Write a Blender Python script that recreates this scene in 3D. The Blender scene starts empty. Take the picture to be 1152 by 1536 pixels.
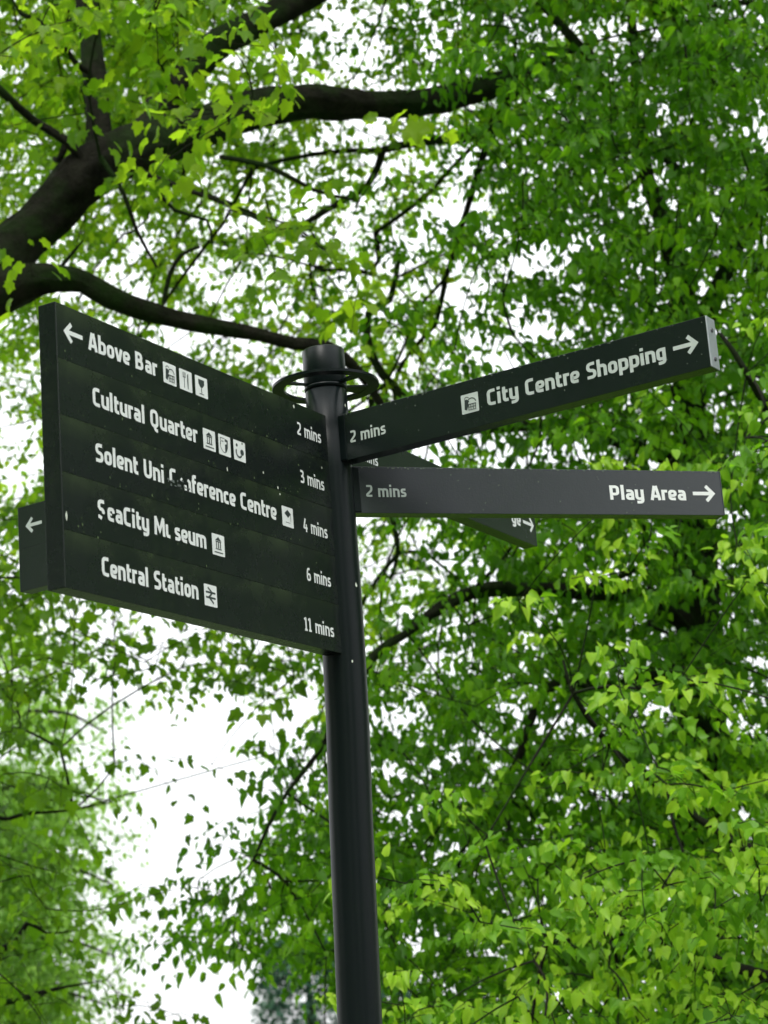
import bpy, bmesh, math, random
import numpy as np
from mathutils import Vector, Matrix
rnd = random.Random(7)
R = np.random.default_rng(11)
SC = bpy.context.scene
COL = SC.collection

# ------------------------------------------------------------------ camera
FPX, PITCH, ROLL, YAW = 3080.4, 0.2536, -0.0761, 0.0249
EYE = np.array([0.0, 0.0, 1.6])
Fw = np.array([math.sin(YAW)*math.cos(PITCH), math.cos(YAW)*math.cos(PITCH), math.sin(PITCH)])
Rt0 = np.array([math.cos(YAW), -math.sin(YAW), 0.0])
Up0 = np.cross(Rt0, Fw)
Rt = math.cos(ROLL)*Rt0 + math.sin(ROLL)*Up0
Up = -math.sin(ROLL)*Rt0 + math.cos(ROLL)*Up0
cd = bpy.data.cameras.new('camera')
cam = bpy.data.objects.new('camera', cd)
COL.objects.link(cam)
M3 = Matrix((Rt, Up, -Fw)).transposed()
cam.matrix_world = Matrix.Translation(Vector(EYE)) @ M3.to_4x4()
cd.sensor_fit = 'HORIZONTAL'
cd.sensor_width = 36.0
cd.lens = 36.0*FPX/1152.0
cd.clip_start = 0.1
cd.clip_end = 3000.0
cd.dof.use_dof = True
cd.dof.focus_distance = 5.0
cd.dof.aperture_fstop = 8.0
SC.camera = cam

# ------------------------------------------------------------------ sky, sun, exposure
SUN_EL, SUN_AZ = math.radians(58), math.radians(200)   # azimuth clockwise from +y
w = bpy.data.worlds.new('World'); SC.world = w; w.use_nodes = True
nt = w.node_tree; nt.nodes.clear()
def N(nt, t, **k):
    n = nt.nodes.new(t)
    for a, b in k.items(): setattr(n, a, b)
    return n
out = N(nt, 'ShaderNodeOutputWorld'); bg = N(nt, 'ShaderNodeBackground')
sky = N(nt, 'ShaderNodeTexSky', sky_type='NISHITA', sun_disc=False, sun_elevation=SUN_EL, sun_rotation=SUN_AZ, dust_density=3.0)
tc = N(nt, 'ShaderNodeTexCoord'); sep = N(nt, 'ShaderNodeSeparateXYZ')
nt.links.new(tc.outputs['Generated'], sep.inputs[0])
cl = N(nt, 'ShaderNodeMath', operation='MAXIMUM'); cl.inputs[1].default_value = 0.0
nt.links.new(sep.outputs['Z'], cl.inputs[0])
ma = N(nt, 'ShaderNodeMath', operation='MULTIPLY_ADD'); ma.inputs[1].default_value = 9.0; ma.inputs[2].default_value = 9.0
nt.links.new(cl.outputs[0], ma.inputs[0])
cloud = N(nt, 'ShaderNodeMix', data_type='RGBA', blend_type='MULTIPLY'); cloud.inputs[0].default_value = 1.0
cloud.inputs[6].default_value = (0.97, 0.99, 1.0, 1)
nt.links.new(ma.outputs[0], cloud.inputs[7])
mx = N(nt, 'ShaderNodeMix', data_type='RGBA'); mx.inputs[0].default_value = 0.9
nt.links.new(sky.outputs[0], mx.inputs[6]); nt.links.new(cloud.outputs[2], mx.inputs[7])
nt.links.new(mx.outputs[2], bg.inputs[0]); bg.inputs[1].default_value = 0.12
nt.links.new(bg.outputs[0], out.inputs[0])
sd = bpy.data.lights.new('sun', 'SUN'); sd.energy = 1.5; sd.angle = math.radians(20); sd.color = (1.0, 0.97, 0.92)
so = bpy.data.objects.new('sun', sd); COL.objects.link(so); so.location = (0, 0, 30)
sdir = Vector((math.sin(SUN_AZ)*math.cos(SUN_EL), math.cos(SUN_AZ)*math.cos(SUN_EL), math.sin(SUN_EL)))
so.rotation_euler = sdir.to_track_quat('Z', 'Y').to_euler()
SC.view_settings.view_transform = 'Standard'; SC.view_settings.look = 'None'
SC.view_settings.exposure = 0.45; SC.view_settings.gamma = 1.0
SC.view_settings.use_curve_mapping = False

def W(x, y, d):
    v = Fw*FPX + Rt*(x-576) - Up*(y-768)
    return EYE + v/np.linalg.norm(v)*d

# ------------------------------------------------------------------ helpers
def tag(o, label=None, cat=None, group=None, kind=None):
    if label: o['label'] = label
    if cat: o['category'] = cat
    if group: o['group'] = group
    if kind: o['kind'] = kind
    return o
def link(name, me, m=None, parent=None):
    o = bpy.data.objects.new(name, me); COL.objects.link(o)
    if m and not me.materials: me.materials.append(m)
    if parent: o.parent = parent
    return o
def empty(name, loc):
    o = bpy.data.objects.new(name, None); COL.objects.link(o); o.location = loc
    o.empty_display_size = .2
    return o
def mesh_np(name, V, idx, sizes, tint=None, smooth=False):
    me = bpy.data.meshes.new(name)
    V = np.asarray(V, np.float32).reshape(-1, 3); idx = np.asarray(idx, np.int32).ravel(); sizes = np.asarray(sizes, np.int32)
    me.vertices.add(len(V)); me.vertices.foreach_set('co', V.ravel())
    me.loops.add(len(idx)); me.loops.foreach_set('vertex_index', idx)
    me.polygons.add(len(sizes))
    st = np.concatenate([[0], np.cumsum(sizes)[:-1]]).astype(np.int32)
    me.polygons.foreach_set('loop_start', st); me.polygons.foreach_set('loop_total', sizes)
    if smooth: me.polygons.foreach_set('use_smooth', np.ones(len(sizes), bool))
    me.update(calc_edges=True)
    if tint is not None:
        a = me.attributes.new('tint', 'FLOAT', 'POINT'); a.data.foreach_set('value', np.asarray(tint, np.float32))
    return me
def bm_obj(name, bm, m, parent=None, smooth=False):
    me = bpy.data.meshes.new(name); bm.to_mesh(me); bm.free()
    if smooth:
        for p in me.polygons: p.use_smooth = True
    return link(name, me, m, parent)
def box(bm, x0, x1, y0, y1, z0, z1, bev=0.0):
    r = bmesh.ops.create_cube(bm, size=1.0)
    vs = r['verts']
    for v in vs:
        v.co = Vector(((x0+x1)/2+v.co.x*(x1-x0), (y0+y1)/2+v.co.y*(y1-y0), (z0+z1)/2+v.co.z*(z1-z0)))
    if bev > 0:
        es = list({e for v in vs for e in v.link_edges})
        bmesh.ops.bevel(bm, geom=es, offset=bev, segments=2, affect='EDGES', profile=.5)
def lathe(prof, n=48):
    bm = bmesh.new(); rings = []
    for r, z in prof:
        rings.append([bm.verts.new((r*math.cos(2*math.pi*k/n), r*math.sin(2*math.pi*k/n), z)) for k in range(n)])
    for a, b in zip(rings, rings[1:]):
        for k in range(n):
            bm.faces.new((a[k], a[(k+1) % n], b[(k+1) % n], b[k]))
    return bm, rings

# ------------------------------------------------------------------ materials
def mat(name):
    m = bpy.data.materials.new(name); m.use_nodes = True
    return m, m.node_tree, m.node_tree.nodes['Principled BSDF']
def ramp(nt, pts):
    r = N(nt, 'ShaderNodeValToRGB'); e = r.color_ramp.elements
    while len(e) < len(pts): e.new(.5)
    for k, (p, c) in enumerate(pts): e[k].position = p; e[k].color = (*c, 1)
    return r
def noise(nt, scale, detail=4, rough=.6, vec=None):
    n = N(nt, 'ShaderNodeTexNoise'); n.inputs['Scale'].default_value = scale; n.inputs['Detail'].default_value = detail; n.inputs['Roughness'].default_value = rough
    if vec: nt.links.new(vec, n.inputs['Vector'])
    return n

def paint_mat(name, base, algae, rough, seam=False, spec=.5):
    m, nt, b = mat(name)
    t = N(nt, 'ShaderNodeTexCoord'); o = t.outputs['Object']
    n1 = noise(nt, 3.2, 6, .65, o); n2 = noise(nt, 55, 4, .7, o); n3 = noise(nt, 9, 5, .7, o)
    r1 = ramp(nt, [(.42, (0, 0, 0)), (.75, (1, 1, 1))]); nt.links.new(n1.outputs[0], r1.inputs[0])
    r2 = ramp(nt, [(.45, (0, 0, 0)), (.70, (1, 1, 1))]); nt.links.new(n2.outputs[0], r2.inputs[0])
    mul = N(nt, 'ShaderNodeMath', operation='MULTIPLY'); nt.links.new(r1.outputs[0], mul.inputs[0]); nt.links.new(r2.outputs[0], mul.inputs[1])
    last = mul.outputs[0]
    if seam:   # algae that has settled along the joint above each slat
        sp = N(nt, 'ShaderNodeSeparateXYZ'); nt.links.new(o, sp.inputs[0])
        r3 = ramp(nt, [(.0, (0, 0, 0)), (.62, (0, 0, 0)), (.93, (1, 1, 1)), (1, (1, 1, 1))])
        mr = N(nt, 'ShaderNodeMapRange'); mr.inputs[1].default_value = -.06; mr.inputs[2].default_value = .06
        nt.links.new(sp.outputs['Z'], mr.inputs[0]); nt.links.new(mr.outputs[0], r3.inputs[0])
        r4 = ramp(nt, [(.38, (0, 0, 0)), (.68, (1, 1, 1))]); nt.links.new(n3.outputs[0], r4.inputs[0])
        m2 = N(nt, 'ShaderNodeMath', operation='MULTIPLY'); nt.links.new(r3.outputs[0], m2.inputs[0]); nt.links.new(r4.outputs[0], m2.inputs[1])
        ad = N(nt, 'ShaderNodeMath', operation='ADD'); nt.links.new(last, ad.inputs[0]); nt.links.new(m2.outputs[0], ad.inputs[1]); ad.use_clamp = True
        last = ad.outputs[0]
    sc = N(nt, 'ShaderNodeMath', operation='MULTIPLY'); sc.inputs[1].default_value = .75 if seam else .5; nt.links.new(last, sc.inputs[0])
    mx = N(nt, 'ShaderNodeMix', data_type='RGBA'); mx.inputs[6].default_value = (*base, 1); mx.inputs[7].default_value = (*algae, 1)
    nt.links.new(sc.outputs[0], mx.inputs[0]); nt.links.new(mx.outputs[2], b.inputs['Base Color'])
    rr = N(nt, 'ShaderNodeMapRange'); rr.inputs[3].default_value = rough-.06; rr.inputs[4].default_value = rough+.08
    nt.links.new(n3.outputs[0], rr.inputs[0]); nt.links.new(rr.outputs[0], b.inputs['Roughness'])
    b.inputs['Specular IOR Level'].default_value = spec
    bp = N(nt, 'ShaderNodeBump'); bp.inputs['Strength'].default_value = .12; bp.inputs['Distance'].default_value = .002
    n4 = noise(nt, 260, 2, .5, o); nt.links.new(n4.outputs[0], bp.inputs['Height']); nt.links.new(bp.outputs[0], b.inputs['Normal'])
    return m
M_SLAT = paint_mat('dark_green_paint', (.0062, .0095, .0092), (.030, .044, .020), .26, True, .42)
M_POLE = paint_mat('pole_paint', (.0035, .007, .0075), (.009, .016, .009), .32, False, .16)
M_GREY = paint_mat('grey_green_paint', (.010, .015, .014), (.022, .032, .02), .18, False, .5)
M_SHEEN = paint_mat('sky_sheen_grey_paint', (.030, .034, .039), (.03, .04, .03), .22, False, .5)  # sky reflection on the Play Area arm put into a paler base colour
M_MID = paint_mat('dull_green_grey_paint', (.016, .022, .020), (.03, .04, .025), .24, False, .5)
def flat_mat(name, c, rough=.5, nz=.12, metal=0):
    m, nt, b = mat(name)
    t = N(nt, 'ShaderNodeTexCoord'); n = noise(nt, 30, 5, .7, t.outputs['Object'])
    r = ramp(nt, [(.3, tuple(v*(1-nz) for v in c)), (.7, tuple(min(1, v*(1+nz)) for v in c))])
    nt.links.new(n.outputs[0], r.inputs[0]); nt.links.new(r.outputs[0], b.inputs['Base Color'])
    b.inputs['Roughness'].default_value = rough; b.inputs['Metallic'].default_value = metal
    return m
M_WHITE = flat_mat('white_vinyl', (.78, .80, .78), .45, .06)
M_GREYV = flat_mat('weathered_vinyl', (.50, .55, .52), .55, .1)
M_DIM = flat_mat('torn_vinyl_residue', (.11, .13, .12), .7, .3)
M_INK = flat_mat('dark_print', (.02, .03, .03), .5, .1)
M_ALU = flat_mat('bare_aluminium_plate', (.46, .48, .52), .42, .08, .6)
M_SCREW = flat_mat('screw_steel', (.10, .10, .11), .5, .1, .6)
M_DROP = flat_mat('bird_dropping', (.62, .66, .55), .8, .2)
M_SPECK = flat_mat('lichen', (.07, .11, .04), .9, .3)

M_EDGE = flat_mat('pale_edge_lichen', (.10, .13, .09), .9, .4)
def bark_mat():
    m, nt, b = mat('mossy_bark')
    t = N(nt, 'ShaderNodeTexCoord'); o = t.outputs['Object']
    n = noise(nt, 7, 8, .7, o); r = ramp(nt, [(.3, (.007, .0065, .005)), (.7, (.042, .038, .030))])
    nt.links.new(n.outputs[0], r.inputs[0])
    n2 = noise(nt, 2.3, 5, .65, o); r2 = ramp(nt, [(.44, (0, 0, 0)), (.62, (1, 1, 1))]); nt.links.new(n2.outputs[0], r2.inputs[0])
    mx = N(nt, 'ShaderNodeMix', data_type='RGBA'); mx.inputs[7].default_value = (.024, .050, .012, 1)
    nt.links.new(r2.outputs[0], mx.inputs[0]); nt.links.new(r.outputs[0], mx.inputs[6]); nt.links.new(mx.outputs[2], b.inputs['Base Color'])
    b.inputs['Roughness'].default_value = .95; b.inputs['Specular IOR Level'].default_value = .15
    bp = N(nt, 'ShaderNodeBump'); bp.inputs['Strength'].default_value = 1; bp.inputs['Distance'].default_value = .05
    v = noise(nt, 22, 6, .7, o); nt.links.new(v.outputs[0], bp.inputs['Height']); nt.links.new(bp.outputs[0], b.inputs['Normal'])
    return m
M_BARK = bark_mat()
def leaf_mat(name, c0, c1, c2, tr=1.5, rough=.42, mixf=.5):
    m, nt, b = mat(name)
    a = N(nt, 'ShaderNodeAttribute', attribute_name='tint', attribute_type='GEOMETRY')
    r = ramp(nt, [(0, c0), (.55, c1), (1, c2)]); nt.links.new(a.outputs['Fac'], r.inputs[0])
    t = N(nt, 'ShaderNodeTexCoord'); n = noise(nt, 40, 3, .6, t.outputs['Object'])
    hv = N(nt, 'ShaderNodeHueSaturation'); nt.links.new(r.outputs[0], hv.inputs['Color'])
    mr = N(nt, 'ShaderNodeMapRange'); mr.inputs[3].default_value = .82; mr.inputs[4].default_value = 1.18
    nt.links.new(n.outputs[0], mr.inputs[0]); nt.links.new(mr.outputs[0], hv.inputs['Value'])
    nt.links.new(hv.outputs[0], b.inputs['Base Color'])
    b.inputs['Roughness'].default_value = rough; b.inputs['Specular IOR Level'].default_value = .22
    tl = N(nt, 'ShaderNodeBsdfTranslucent')
    g = N(nt, 'ShaderNodeMix', data_type='RGBA', blend_type='MULTIPLY'); g.inputs[0].default_value = 1
    g.inputs[7].default_value = (tr*1.15, tr*1.2, tr*.55, 1); nt.links.new(hv.outputs[0], g.inputs[6]); nt.links.new(g.outputs[2], tl.inputs[0])
    ms = N(nt, 'ShaderNodeMixShader'); ms.inputs[0].default_value = mixf
    nt.links.new(b.outputs[0], ms.inputs[1]); nt.links.new(tl.outputs[0], ms.inputs[2])
    nt.links.new(ms.outputs[0], nt.nodes['Material Output'].inputs[0])
    return m
M_LEAF_A = leaf_mat('sycamore_leaf', (.05, .12, .008), (.11, .215, .014), (.21, .31, .02), 2.15, .42, .6)
M_LEAF_B = leaf_mat('lime_leaf_deep', (.035, .11, .007), (.08, .21, .010), (.18, .35, .016), 2.2)
M_LEAF_N = leaf_mat('lime_leaf_fresh', (.035, .12, .008), (.13, .30, .015), (.34, .52, .04), 1.75, .4, .4)
M_LEAF_P = leaf_mat('pale_far_leaf', (.09, .18, .03), (.15, .28, .05), (.24, .38, .09), 2.0)
M_LEAF_C = leaf_mat('conifer_needle', (.018, .06, .04), (.035, .10, .06), (.07, .16, .085), .8, .6, .3)

# ------------------------------------------------------------------ ground
def grass_mat():
    m, nt, b = mat('park_grass')
    t = N(nt, 'ShaderNodeTexCoord'); n = noise(nt, 3, 8, .7, t.outputs['Object'])
    r = ramp(nt, [(.3, (.03, .06, .012)), (.7, (.07, .12, .025))]); nt.links.new(n.outputs[0], r.inputs[0]); nt.links.new(r.outputs[0], b.inputs['Base Color'])
    b.inputs['Roughness'].default_value = .9
    return m
bm = bmesh.new(); bmesh.ops.create_grid(bm, x_segments=8, y_segments=8, size=900)
g = bm_obj('ground', bm, grass_mat()); tag(g, kind='structure')
bm = bmesh.new(); box(bm, -14, 14, -3.2, 6.4, -.2, .006)
p = bm_obj('path', bm, flat_mat('path_asphalt', (.055, .055, .055), .9, .3)); tag(p, kind='structure')

# ------------------------------------------------------------------ stroke lettering
B_, X_, C_ = .095, .635, .905       # stroke centre lines: baseline, x-height, cap height
def G(adv, *st): return (adv, st)
# a stroke = (points, closed, corner radius)
def s(*p, c=False, r=.16): return (p, c, r)
GL = {
 'A': G(.66, s((.09, 0), (.29, 1), r=0), s((.57, 0), (.37, 1), r=0), s((.16, .27), (.50, .27))),
 'B': G(.66, s((.10, 0), (.10, 1)), s((.10, C_), (.44, C_), (.44, .53), (.10, .53)), s((.10, .50), (.49, .50), (.49, B_), (.10, B_))),
 'C': G(.58, s((.52, C_), (.12, C_), (.12, B_), (.52, B_), r=.24)),
 'M': G(.84, s((.10, 0), (.13, 1), r=0), s((.74, 0), (.71, 1), r=0), s((.12, 1), (.42, .28), (.72, 1), r=0)),
 'P': G(.62, s((.10, 0), (.10, 1)), s((.10, C_), (.49, C_), (.49, .40), (.10, .40))),
 'Q': G(.70, s((.12, C_), (.54, C_), (.54, B_), (.12, B_), c=True, r=.22), s((.33, .05), (.42, -.14), (.58, -.14), r=.08)),
 'S': G(.58, s((.50, C_), (.12, C_), (.12, .52), (.48, .48), (.48, B_), (.05, B_), r=.19)),
 'U': G(.66, s((.11, 1), (.11, B_), (.53, B_), (.53, 1), r=.22)),
 'a': G(.54, s((.08, X_), (.43, X_), (.43, 0), r=.2), s((.43, .38), (.11, .38), (.11, B_), (.43, B_), r=.13)),
 'b': G(.56, s((.10, 1.04), (.10, 0)), s((.10, X_), (.46, X_), (.46, B_), (.10, B_))),
 'c': G(.46, s((.42, X_), (.11, X_), (.11, B_), (.42, B_), r=.2)),
 'd': G(.56, s((.46, 1.04), (.46, 0)), s((.46, X_), (.10, X_), (.10, B_), (.46, B_))),
 'e': G(.53, s((.10, .33), (.44, .33), (.44, X_), (.10, X_), (.10, B_), (.45, B_), r=.15)),
 'f': G(.38, s((.38, .95), (.15, .95), (.15, 0), r=.15), s((.02, X_), (.36, X_))),
 'g': G(.54, s((.43, .73), (.43, -.15), (.09, -.15), r=.18), s((.43, X_), (.10, X_), (.10, B_), (.43, B_), r=.15)),
 'h': G(.56, s((.10, 1.04), (.10, 0)), s((.10, X_), (.46, X_), (.46, 0), r=.18)),
 'i': G(.25, s((.12, .73), (.12, 0)), s((.12, .85), (.12, 1.03))),
 'l': G(.25, s((.12, 1.04), (.12, 0))),
 'm': G(.84, s((.10, .73), (.10, 0)), s((.10, X_), (.42, X_), (.42, 0), r=.15), s((.42, X_), (.74, X_), (.74, 0), r=.15)),
 'n': G(.56, s((.10, .73), (.10, 0)), s((.10, X_), (.46, X_), (.46, 0), r=.18)),
 'o': G(.56, s((.11, X_), (.45, X_), (.45, B_), (.11, B_), c=True, r=.17)),
 'p': G(.56, s((.10, .73), (.10, -.25)), s((.10, X_), (.46, X_), (.46, B_), (.10, B_))),
 'r': G(.37, s((.10, .73), (.10, 0)), s((.10, X_), (.37, X_), r=0)),
 's': G(.48, s((.42, X_), (.11, X_), (.11, .39), (.39, .35), (.39, B_), (.05, B_), r=.13)),
 't': G(.40, s((.14, .93), (.14, B_), (.38, B_), r=.15), s((.03, X_), (.36, X_))),
 'u': G(.56, s((.10, .73), (.10, B_), (.46, B_), r=.18), s((.46, .73), (.46, 0))),
 'v': G(.52, s((.06, .73), (.24, 0), r=0), s((.46, .73), (.28, 0), r=0)),
 'y': G(.55, s((.10, .73), (.10, B_), (.45, B_), r=.18), s((.45, .73), (.45, -.15), (.10, -.15), r=.18)),
 '1': G(.42, s((.04, .80), (.22, .93), (.22, 0), r=.05), s((.06, .07), (.38, .07))),
 '2': G(.58, s((.07, C_), (.46, C_), (.46, .55), (.10, .20), (.10, B_), (.50, B_), r=.13)),
 '3': G(.58, s((.07, C_), (.45, C_), (.36, .52), (.15, .52), r=.12), s((.20, .52), (.47, .50), (.47, B_), (.05, B_), r=.16)),
 '4': G(.60, s((.30, 1), (.08, .30), (.55, .30), r=.04), s((.40, .58), (.40, 0))),
 '6': G(.60, s((.45, C_), (.20, C_), (.11, .50), (.11, B_), (.48, B_), (.48, .52), (.14, .52), r=.17)),
 ' ': G(.30,),
 # worn letters on the third and fourth lines of the panel
 'C~': G(.56, s((.50, C_), (.12, C_), (.12, .30), r=.24)),
 'o~': G(.50, s((.30, X_-.05), (.40, X_-.12), r=0)),
 'n~': G(.56, s((.10, .30), (.12, 0), r=0), s((.30, X_), (.46, .52), (.46, 0), r=.05)),
 'S~': G(.66, s((.50, C_), (.12, C_), (.12, .52), (.42, .47), (.42, .28), r=.19), s((.30, .02), (.13, B_), (.05, B_), r=.1)),
 'e~': G(.53, s((.44, .45), (.42, X_), (.10, X_), (.10, B_), (.45, B_), r=.15), s((.20, .33), (.25, .42), r=0)),
 'u~': G(.64, s((.10, .73), (.10, B_), (.34, B_), r=.14)),
}
def rounded(P, closed, r):
    P = [np.array(q, float) for q in P]; n = len(P); o = []
    for i in range(n):
        if not closed and i in (0, n-1): o.append(P[i]); continue
        a, b, c = P[i-1], P[i], P[(i+1) % n]
        u, v = a-b, c-b; lu, lv = np.linalg.norm(u), np.linalg.norm(v)
        rr = min(r, lu*.49, lv*.49)
        if r <= 0: o.append(b); continue
        p0, p1 = b+u/lu*rr, b+v/lv*rr
        for t in (0, .2, .4, .6, .8, 1): o.append((1-t)**2*p0+2*t*(1-t)*b+t*t*p1)
    q = [o[0]]
    for k in o[1:]:
        if np.linalg.norm(k-q[-1]) > 1e-4: q.append(k)
    if closed and np.linalg.norm(q[0]-q[-1]) < 1e-4: q.pop()
    return q
def ribbon(P, closed, w):
    n = len(P); L = []; Q = []
    for i in range(n):
        if closed: a, b, c = P[i-1], P[i], P[(i+1) % n]
        else: a, b, c = P[max(i-1, 0)], P[i], P[min(i+1, n-1)]
        d1 = b-a if np.linalg.norm(b-a) > 0 else c-b; d2 = c-b if np.linalg.norm(c-b) > 0 else d1
        d1 = d1/np.linalg.norm(d1); d2 = d2/np.linalg.norm(d2)
        n1 = np.array([-d1[1], d1[0]]); n2 = np.array([-d2[1], d2[0]])
        m = n1+n2; m = m/np.linalg.norm(m); k = 1/max(.45, m@n1)
        L.append(b+m*k*w/2); Q.append(b-m*k*w/2)
    return L, Q
def strokes_mesh(bm, strokes, ox, oz, sx, sz, y, weight, lift=0):
    for k, (P, c, r) in enumerate(strokes):
        yy = y-(lift+k)*.00005
        L, Q = ribbon(rounded(P, c, r), c, weight)
        a = [bm.verts.new((ox+p[0]*sx, yy, oz+p[1]*sz)) for p in L]; b = [bm.verts.new((ox+p[0]*sx, yy, oz+p[1]*sz)) for p in Q]
        n = len(a)
        for i in range(n if c else n-1):
            j = (i+1) % n
            try: bm.faces.new((b[i], b[j], a[j], a[i]))
            except ValueError: pass
def text(name, chars, x0, x1, zb, cap, y, m, parent, weight=.19, label=None):
    """one line of lettering from local x0 to x1, baseline zb"""
    if isinstance(chars, str): chars = list(chars)
    tot = sum(GL[c][0] for c in chars)+.045*(len(chars)-1)
    k = (x1-x0)/tot; bm = bmesh.new(); x = x0
    for i, c in enumerate(chars):
        if c == ' ' and len(bm.verts):
            bm_obj(name, bm, m, parent); bm = bmesh.new()
        strokes_mesh(bm, GL[c][1], x, zb, k, cap, y, weight, lift=(i % 2)*3)
        x += (GL[c][0]+.045)*k
    return bm_obj(name, bm, m, parent)
def arrow(x, z, w, h, sgn, y, m, parent):
    """arrow centred at x,z pointing sgn"""
    bm = bmesh.new(); t = .0095
    P = [np.array((x+sgn*w/2*.93-sgn*h*.42, z+h/2*.86)), np.array((x+sgn*w/2*.93, z)), np.array((x+sgn*w/2*.93-sgn*h*.42, z-h/2*.86))]
    for k, pts in enumerate((P, [np.array((x-sgn*w/2, z)), np.array((x+sgn*w/2*.85, z))])):
        L, Q = ribbon(pts, False, t); yy = y-k*.00005
        a = [bm.verts.new((p[0], yy, p[1])) for p in L]; b = [bm.verts.new((p[0], yy, p[1])) for p in Q]
        for i in range(len(a)-1):
            bm.faces.new((b[i], b[i+1], a[i+1], a[i]))
    bmesh.ops.recalc_face_normals(bm, faces=bm.faces)
    return bm_obj('arrow', bm, m, parent)
def poly(bm, pts, x, z, sz, y):
    vs = [bm.verts.new((x+a*sz, y, z+b*sz)) for a, b in pts]
    f = bm.faces.new(vs)
def circ(cx, cy, r, n=14, a0=0, a1=360):
    return [(cx+r*math.cos(math.radians(a0+(a1-a0)*k/n)), cy+r*math.sin(math.radians(a0+(a1-a0)*k/n))) for k in range(n+(0 if a1-a0 >= 360 else 1))]
def rect(a, b, c, d): return [(a, b), (c, b), (c, d), (a, d)]
def st_(p, q, w):
    p, q = np.array(p, float), np.array(q, float); d = (q-p)/np.linalg.norm(q-p); n = np.array([-d[1], d[0]])*w/2
    return [tuple(p-n), tuple(q-n), tuple(q+n), tuple(p+n)]
def arc(cx, cy, r, a0, a1, w, n=8):
    A = circ(cx, cy, r+w/2, n, a0, a1); Bq = circ(cx, cy, r-w/2, n, a0, a1)
    return [[A[i], A[i+1], Bq[i+1], Bq[i]] for i in range(n)]
ICON = {
 'bag': [[(.17, .22), (.30, .16), (.42, .42), (.38, .62), (.20, .72)], [(.20, .72), (.34, .73), (.47, .60), (.40, .52)], *arc(.33, .72, .13, 20, 170, .035),
         *arc(.60, .50, .25, 10, 170, .05), rect(.40, .17, .44, .45), rect(.80, .17, .84, .45), rect(.40, .13, .84, .16), rect(.40, .28, .84, .31), rect(.53, .17, .56, .45), rect(.67, .17, .70, .45), rect(.38, .42, .86, .46)],
 'fork': [rect(.36, .12, .41, .60), rect(.28, .62, .49, .67), rect(.28, .67, .32, .88), rect(.365, .67, .405, .88), rect(.45, .67, .49, .88), [(.64, .12), (.69, .12), (.71, .55), (.71, .88), (.63, .80), (.61, .50)]],
 'glass': [[(.26, .85), (.27, .62), (.42, .46), (.58, .46), (.73, .62), (.74, .85)], rect(.475, .16, .525, .46), rect(.32, .12, .68, .16)],
 'museum': [[(.24, .70), (.5, .88), (.76, .70)], rect(.28, .63, .72, .68), rect(.30, .34, .37, .63), rect(.46, .34, .54, .63), rect(.63, .34, .70, .63), rect(.26, .28, .74, .33), rect(.16, .12, .84, .17)],
 'mask': [[(.52, .12), (.66, .22), (.76, .42), (.78, .80), (.53, .84), (.53, .70), (.68, .70), (.68, .60), (.53, .55)], *arc(.50, .50, .36, 150, 268, .035), rect(.14, .50, .175, .84), rect(.14, .82, .50, .85), rect(.24, .66, .40, .70)],
 'music': [circ(.28, .76, .08), *arc(.44, .42, .24, 150, 330, .09), circ(.70, .46, .15)],
 'degree': [[(.22, .66), (.50, .86), (.80, .68), (.52, .46)], rect(.74, .28, .77, .66), rect(.30, .20, .70, .23)],
 'rail': [st_((.12, .64), (.88, .64), .09), st_((.12, .40), (.88, .40), .09), st_((.30, .86), (.66, .62), .09), st_((.66, .66), (.34, .40), .09), st_((.36, .42), (.72, .16), .09)],
}
def icon(kind, x, z, sz, y, mw, parent):
    bm = bmesh.new(); c = .05
    P = []
    for cx, cy, a in ((1-c, 1-c, 0), (c, 1-c, 90), (c, c, 180), (1-c, c, 270)): P += circ(cx, cy, c, 4, a, a+90)
    poly(bm, P, x, z, sz, y)
    bmesh.ops.recalc_face_normals(bm, faces=bm.faces)
    me = bpy.data.meshes.new('icon'); bm.to_mesh(me); bm.free()
    bm = bmesh.new()
    for k, q in enumerate(ICON[kind]): poly(bm, q, x, z, sz, y-.0002-k*.00003)
    me2 = bpy.data.meshes.new('i2'); bm.to_mesh(me2); bm.free()
    bm = bmesh.new(); bm.from_mesh(me); n0 = len(bm.faces); bm.from_mesh(me2); bm.faces.ensure_lookup_table()
    for i, f in enumerate(bm.faces): f.material_index = 0 if i < n0 else 1
    me3 = bpy.data.meshes.new('icon'); bm.to_mesh(me3); bm.free(); bpy.data.meshes.remove(me); bpy.data.meshes.remove(me2)
    me3.materials.append(mw); me3.materials.append(M_INK)
    return link('icon', me3, None, parent)

# ------------------------------------------------------------------ the fingerpost
POST = np.array([0.0, 4.9115, 0.0]); ZT = 1.6+1.517; HS = .12; HT = .0214; PR = .0523
post = empty('fingerpost', POST)
tag(post, 'dark green town fingerpost with five line panel, white lettering and pointing arms', 'signpost')
bm, rg = lathe([(PR+.004, 0), (PR+.004, .04), (PR, .05), (PR, ZT+.075), (PR-.003, ZT+.0755), (PR-.003, ZT+.079)], 64)
for row in rg:                       # the post is slightly out of true below the signs
    pass
zb_ = ZT-.55
bmesh.ops.subdivide_edges(bm, edges=[e for e in bm.edges if abs(e.verts[0].co.z-e.verts[1].co.z) > 1], cuts=14)
for v in bm.verts:
    dz = max(0, zb_-v.co.z); v.co.x -= .026*dz*min(1, dz/.35)
pole = bm_obj('pole', bm, M_POLE, post, True)
bm, rg = lathe([(PR-.004, ZT+.079), (PR-.0005, ZT+.0795), (PR+.001, ZT+.081), (PR+.001, ZT+.183), (PR-.002, ZT+.186)], 64)
bm.faces.new(rg[-1])
bm_obj('cap', bm, M_POLE, post, True)
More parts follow.
